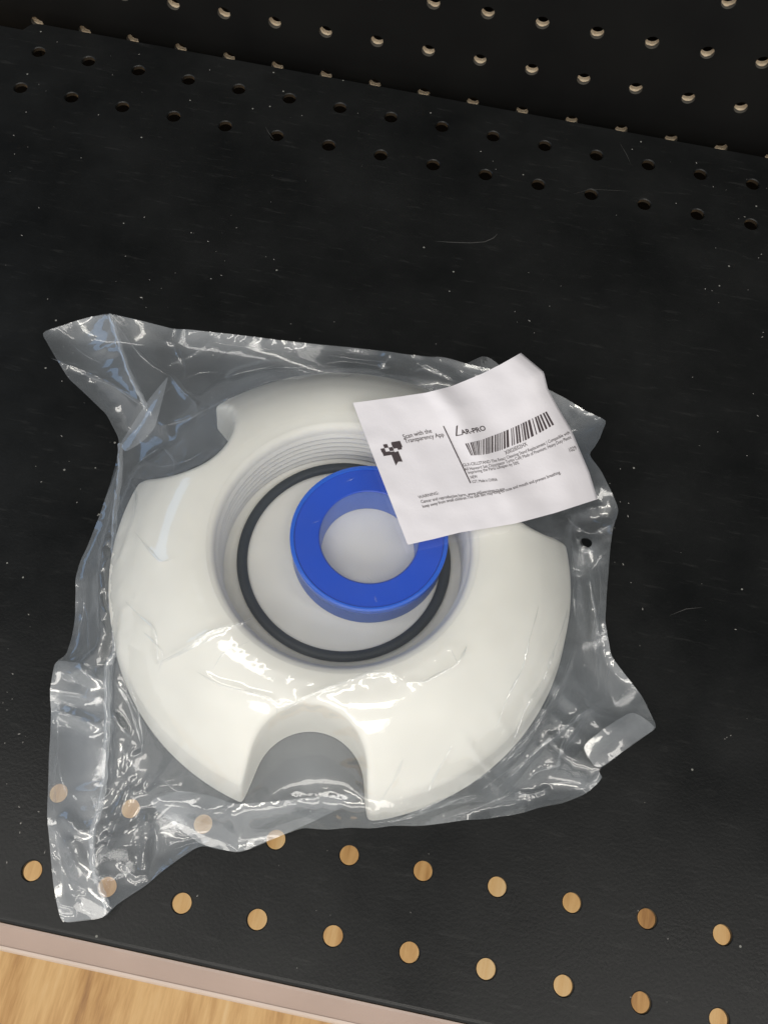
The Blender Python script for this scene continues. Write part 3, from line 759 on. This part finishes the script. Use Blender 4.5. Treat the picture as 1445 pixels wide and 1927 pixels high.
# find (u, v) of a point measured on the label
GU, GV = np.meshgrid(np.linspace(0, 1, 701), np.linspace(0, 1, 701)); GP = label_px(GU.ravel(), GV.ravel())
def uv_of(px, py):
    k = np.argmin((GP[:, 0] - px) ** 2 + (GP[:, 1] - py) ** 2); return GU.ravel()[k], GV.ravel()[k]
ASP = 330 / 285.0                 # label width over height
def tri_ink(name, tris_uv, faces, lab=None):
    t = np.array(tris_uv); P3 = label_pt(np.clip(t[:, 0], 0, 1), np.clip(t[:, 1], 0, 1), .006)
    o = build(name, P3, faces, M_ink, label, smooth=False)
    if lab: o['label'] = lab
    return o
def rect_uv(u0, v0, u1, v1, nx=1, ny=3):
    us, vs_ = np.linspace(u0, u1, nx + 1), np.linspace(v0, v1, ny + 1)
    P = [(u, v) for v in vs_ for u in us]; Fc = []
    for j in range(ny):
        for i_ in range(nx): a = j * (nx + 1) + i_; Fc.append((a, a + 1, a + nx + 2, a + nx + 1))
    return P, Fc
def merge(parts):
    P, Fc = [], []
    for p, f in parts:
        b = len(P); P += p; Fc += [tuple(b + q for q in t) for t in f]
    return P, Fc
_fnt = None
def line(s, *pts, h=8, bold=.0):
    """text whose baseline follows points measured on the label; h = capital height there"""
    cu = bpy.data.curves.new('tmp', 'FONT'); cu.body = s; cu.size = 1; cu.resolution_u = 3; cu.offset = bold
    ob = bpy.data.objects.new('tmp', cu); COL.objects.link(ob)
    bpy.context.view_layer.update()
    dg = bpy.context.evaluated_depsgraph_get(); me = ob.evaluated_get(dg).to_mesh()
    P = np.array([v.co[:2] for v in me.vertices]); Fc = [tuple(p.vertices) for p in me.polygons]
    ob.evaluated_get(dg).to_mesh_clear(); bpy.data.objects.remove(ob); bpy.data.curves.remove(cu)
    A = np.array(pts, float); K = np.r_[0, np.cumsum(np.linalg.norm(np.diff(A, axis=0), axis=1))]; K /= K[-1]
    UVb = np.array([uv_of(*p) for p in pts])
    t = (P[:, 0] - P[:, 0].min()) / (P[:, 0].max() - P[:, 0].min())
    hs = h / .7 / 285.0
    return [(np.interp(q, K, UVb[:, 0]), np.interp(q, K, UVb[:, 1]) - b * hs) for q, b in zip(t, P[:, 1])], Fc
tri_ink('printed_text', *merge([line('Scan with the', (760, 826), (813, 814), h=9, bold=.004), line('Transparency App', (763, 834), (836, 821), h=9, bold=.004)]))
def quad_px(pts): return [uv_of(*p) for p in pts], [(0, 1, 2, 3)]
tri_ink('printed_text', *merge([line('AR-PRO', (869, 818), (915, 809), h=10, bold=.02),
    quad_px([(858, 802), (861, 800), (859.6, 820), (857.2, 820.5)]), quad_px([(857.2, 819.4), (869, 817.2), (869, 818.6), (857.2, 821)])]))
# corner mark made of squares
u0, v0 = uv_of(713, 838); parts = []
cell = .026
for cx_, cy_ in [(0, 1), (1, 0), (2, 1), (3, 0), (1, 2), (2, 2.2), (0.1, 2), (4, 1.0)]:
    parts.append(rect_uv(u0 + cx_ * cell * .82, v0 + cy_ * cell, u0 + (cx_ + 1) * cell * .82, v0 + (cy_ + 1) * cell))
parts.append(rect_uv(u0 + 3.1 * cell * .82, v0 - .3 * cell, u0 + 5.3 * cell * .82, v0 + 1.5 * cell))
sh = [(u0 + 2.0 * cell * .82, v0 + 2.7 * cell), (u0 + 3.9 * cell * .82, v0 + 2.3 * cell), (u0 + 3.9 * cell * .82, v0 + 5.2 * cell), (u0 + 2.9 * cell * .82, v0 + 5.0 * cell), (u0 + 2.0 * cell * .82, v0 + 5.9 * cell)]
parts.append((sh, [(0, 1, 2, 3, 4)]))
tri_ink('printed_logo', *merge(parts))
tri_ink('divider_line', *merge([quad_px([(833, 802), (835, 801.5), (886, 909), (884, 909.5)])]))
# barcode, bending with the paper
bt = [(875, 835), (905, 828), (940, 815), (985, 795), (1028, 774)]; bb = [(886, 857), (905, 856), (940, 848), (990, 828), (1042, 799)]
random.seed(5)
pat, x_ = [], 0
while x_ < 118:
    w_ = random.choice([1, 1, 2, 2, 2.6]); g_ = random.choice([1, 1.3, 1.6, 2, 2.4, 3]); pat.append((x_, w_)); x_ += w_ + g_
tot = pat[-1][0] + pat[-1][1]; parts = []
Bt = np.array([uv_of(*p) for p in bt]); Bb = np.array([uv_of(*p) for p in bb]); K = np.linspace(0, 1, 5)
for a, w_ in pat:
    t0, t1 = a / tot, (a + w_) / tot
    tp = [(np.interp(t, K, Bt[:, 0]), np.interp(t, K, Bt[:, 1])) for t in (t0, t1)]; bp = [(np.interp(t, K, Bb[:, 0]), np.interp(t, K, Bb[:, 1])) for t in (t1, t0)]
    ptsq = [tp[0], tp[1], ((tp[1][0] + bp[0][0]) / 2, (tp[1][1] + bp[0][1]) / 2), ((tp[0][0] + bp[1][0]) / 2, (tp[0][1] + bp[1][1]) / 2), bp[0], bp[1]]
    parts.append((ptsq, [(0, 1, 2, 3), (3, 2, 4, 5)]))
tri_ink('barcode', *merge(parts))
tri_ink('printed_text', *merge([line('X002IE02HX', (951, 856), (993, 838), h=7.5)]))
tri_ink('printed_text', *merge([
    line('GLX-CELLSTAND The Exact Cleaning Stand Replacement | Compatible with', (872, 878), (950, 865), (1000, 848), (1072, 816), h=6.2),
    line('All Hayward Salt Chlorinator Turbo Cell| Made of Premium, Heavy Duty Plastic', (875, 886), (950, 873), (1000, 857), (1075, 825), h=6.2),
    line('- Improving the Parts Lifespan by 50%', (877, 893), (930, 884), (977, 873), h=6.2)]))
tri_ink('printed_text', *merge([line('NEW', (886, 901), (899, 899), h=6), line('LOT: Made in CHINA', (889, 909), (936, 905), h=6)]))
tri_ink('printed_text', *merge([line('1029', (1072, 851), (1085, 846), h=8, bold=.0)]))
tri_ink('printed_text', *merge([line('WARNING:', (788, 939), (826, 930), h=6.2),
    line('Cancer and reproductive harm. www.p65warnings.ca.gov', (793, 947), (950, 922), h=6.2, bold=.004),
    line('keep away from small children.The thin film may cling to nose and mouth and prevent breathing.', (796, 956), (902, 935), (1055, 891), h=6.2, bold=.004)]))

# ------------------------------------------------------------------ lint on the deck
V, Fc = [], []
for k in range(1200):
    px_, py_ = rng.uniform(0, 1445), rng.uniform(60, 1900)
    p = at(px_, py_, .004)
    if vnoise(p[:1], p[1:2], 1.6, 9)[0] + .5 * vnoise(p[:1], p[1:2], .5, 3)[0] < rng.uniform(-.1, 1.0): continue
    if p[1] > 14.8 or p[1] < -.4: continue
    s = rng.uniform(.003, .009) * (1.5 if rng.random() < .08 else 1); a = rng.uniform(0, 6.28); e = rng.uniform(.8, 3.0)
    d = np.array([math.cos(a), math.sin(a), 0]); nn = np.array([-d[1], d[0], 0])
    b = len(V); V += [p + d * s * e, p + nn * s, p - d * s * e, p - nn * s, p + [0, 0, s * .8]]
    Fc += [(b, b + 1, b + 4), (b + 1, b + 2, b + 4), (b + 2, b + 3, b + 4), (b + 3, b, b + 4)]
lint = build('dust', V, Fc, M_dust, smooth=False)
tag(lint, 'pale dust and lint scattered over the black shelf', 'dust', kind='stuff')

# ------------------------------------------------------------------ light: ceiling tubes of the shop aisle
w = bpy.data.worlds.new('World'); sc.world = w; w.use_nodes = True
wn = w.node_tree; bgn = wn.nodes['Background']          # the shop round the shelf: bright open aisle in front, dark bay towards the back
tc = node(wn, 'ShaderNodeTexCoord'); sx_ = node(wn, 'ShaderNodeSeparateXYZ'); wn.links.new(tc.outputs['Generated'], sx_.inputs[0])
mr = node(wn, 'ShaderNodeMapRange'); mr.inputs[1].default_value = -.55; mr.inputs[2].default_value = .25; wn.links.new(sx_.outputs[1], mr.inputs[0])
wn.links.new(ramp(wn, mr.outputs[0], [(0, (.76, .76, .75)), (.45, (.42, .43, .45)), (1, (.035, .038, .042))]), bgn.inputs[0]); bgn.inputs[1].default_value = 1.0
def lamp(name, loc, target, sx, sy, energy, col):
    ld = bpy.data.lights.new(name, 'AREA'); ld.shape = 'RECTANGLE'; ld.size = sx; ld.size_y = sy; ld.energy = energy; ld.color = col
    o = bpy.data.objects.new(name, ld); COL.objects.link(o); o.location = loc
    o.rotation_euler = (Vector(target) - Vector(loc)).to_track_quat('-Z', 'Y').to_euler(); return o
lamp('ceiling_lamp', (.1, -.55, 1.75), (.1, .15, 0), 1.2, .16, 8.5, (1, .95, .86))
lamp('ceiling_lamp', (-.75, -.1, 1.75), (0, .15, 0), .16, 1.0, 4, (1, .96, .9))
lamp('ceiling_lamp', (1.0, -.1, 1.7), (.1, .15, 0), .16, 1.0, 4, (1, .95, .88))
lamp('ceiling_lamp', (.1, -1.25, 1.25), (.1, .1, -.1), 1.6, .5, 11, (1, .95, .88))
lamp('blue_sign_lamp', (-.9, .45, .5), (0, .15, 0),    .5, .3, .7, (.35, .6, 1))

vs = sc.view_settings
vs.view_transform = 'Standard'; vs.look = 'None'; vs.exposure = 0; vs.gamma = 1; vs.use_curve_mapping = False
sc.render.engine = 'CYCLES'
sc.cycles.transparent_max_bounces = 24; sc.cycles.max_bounces = 8
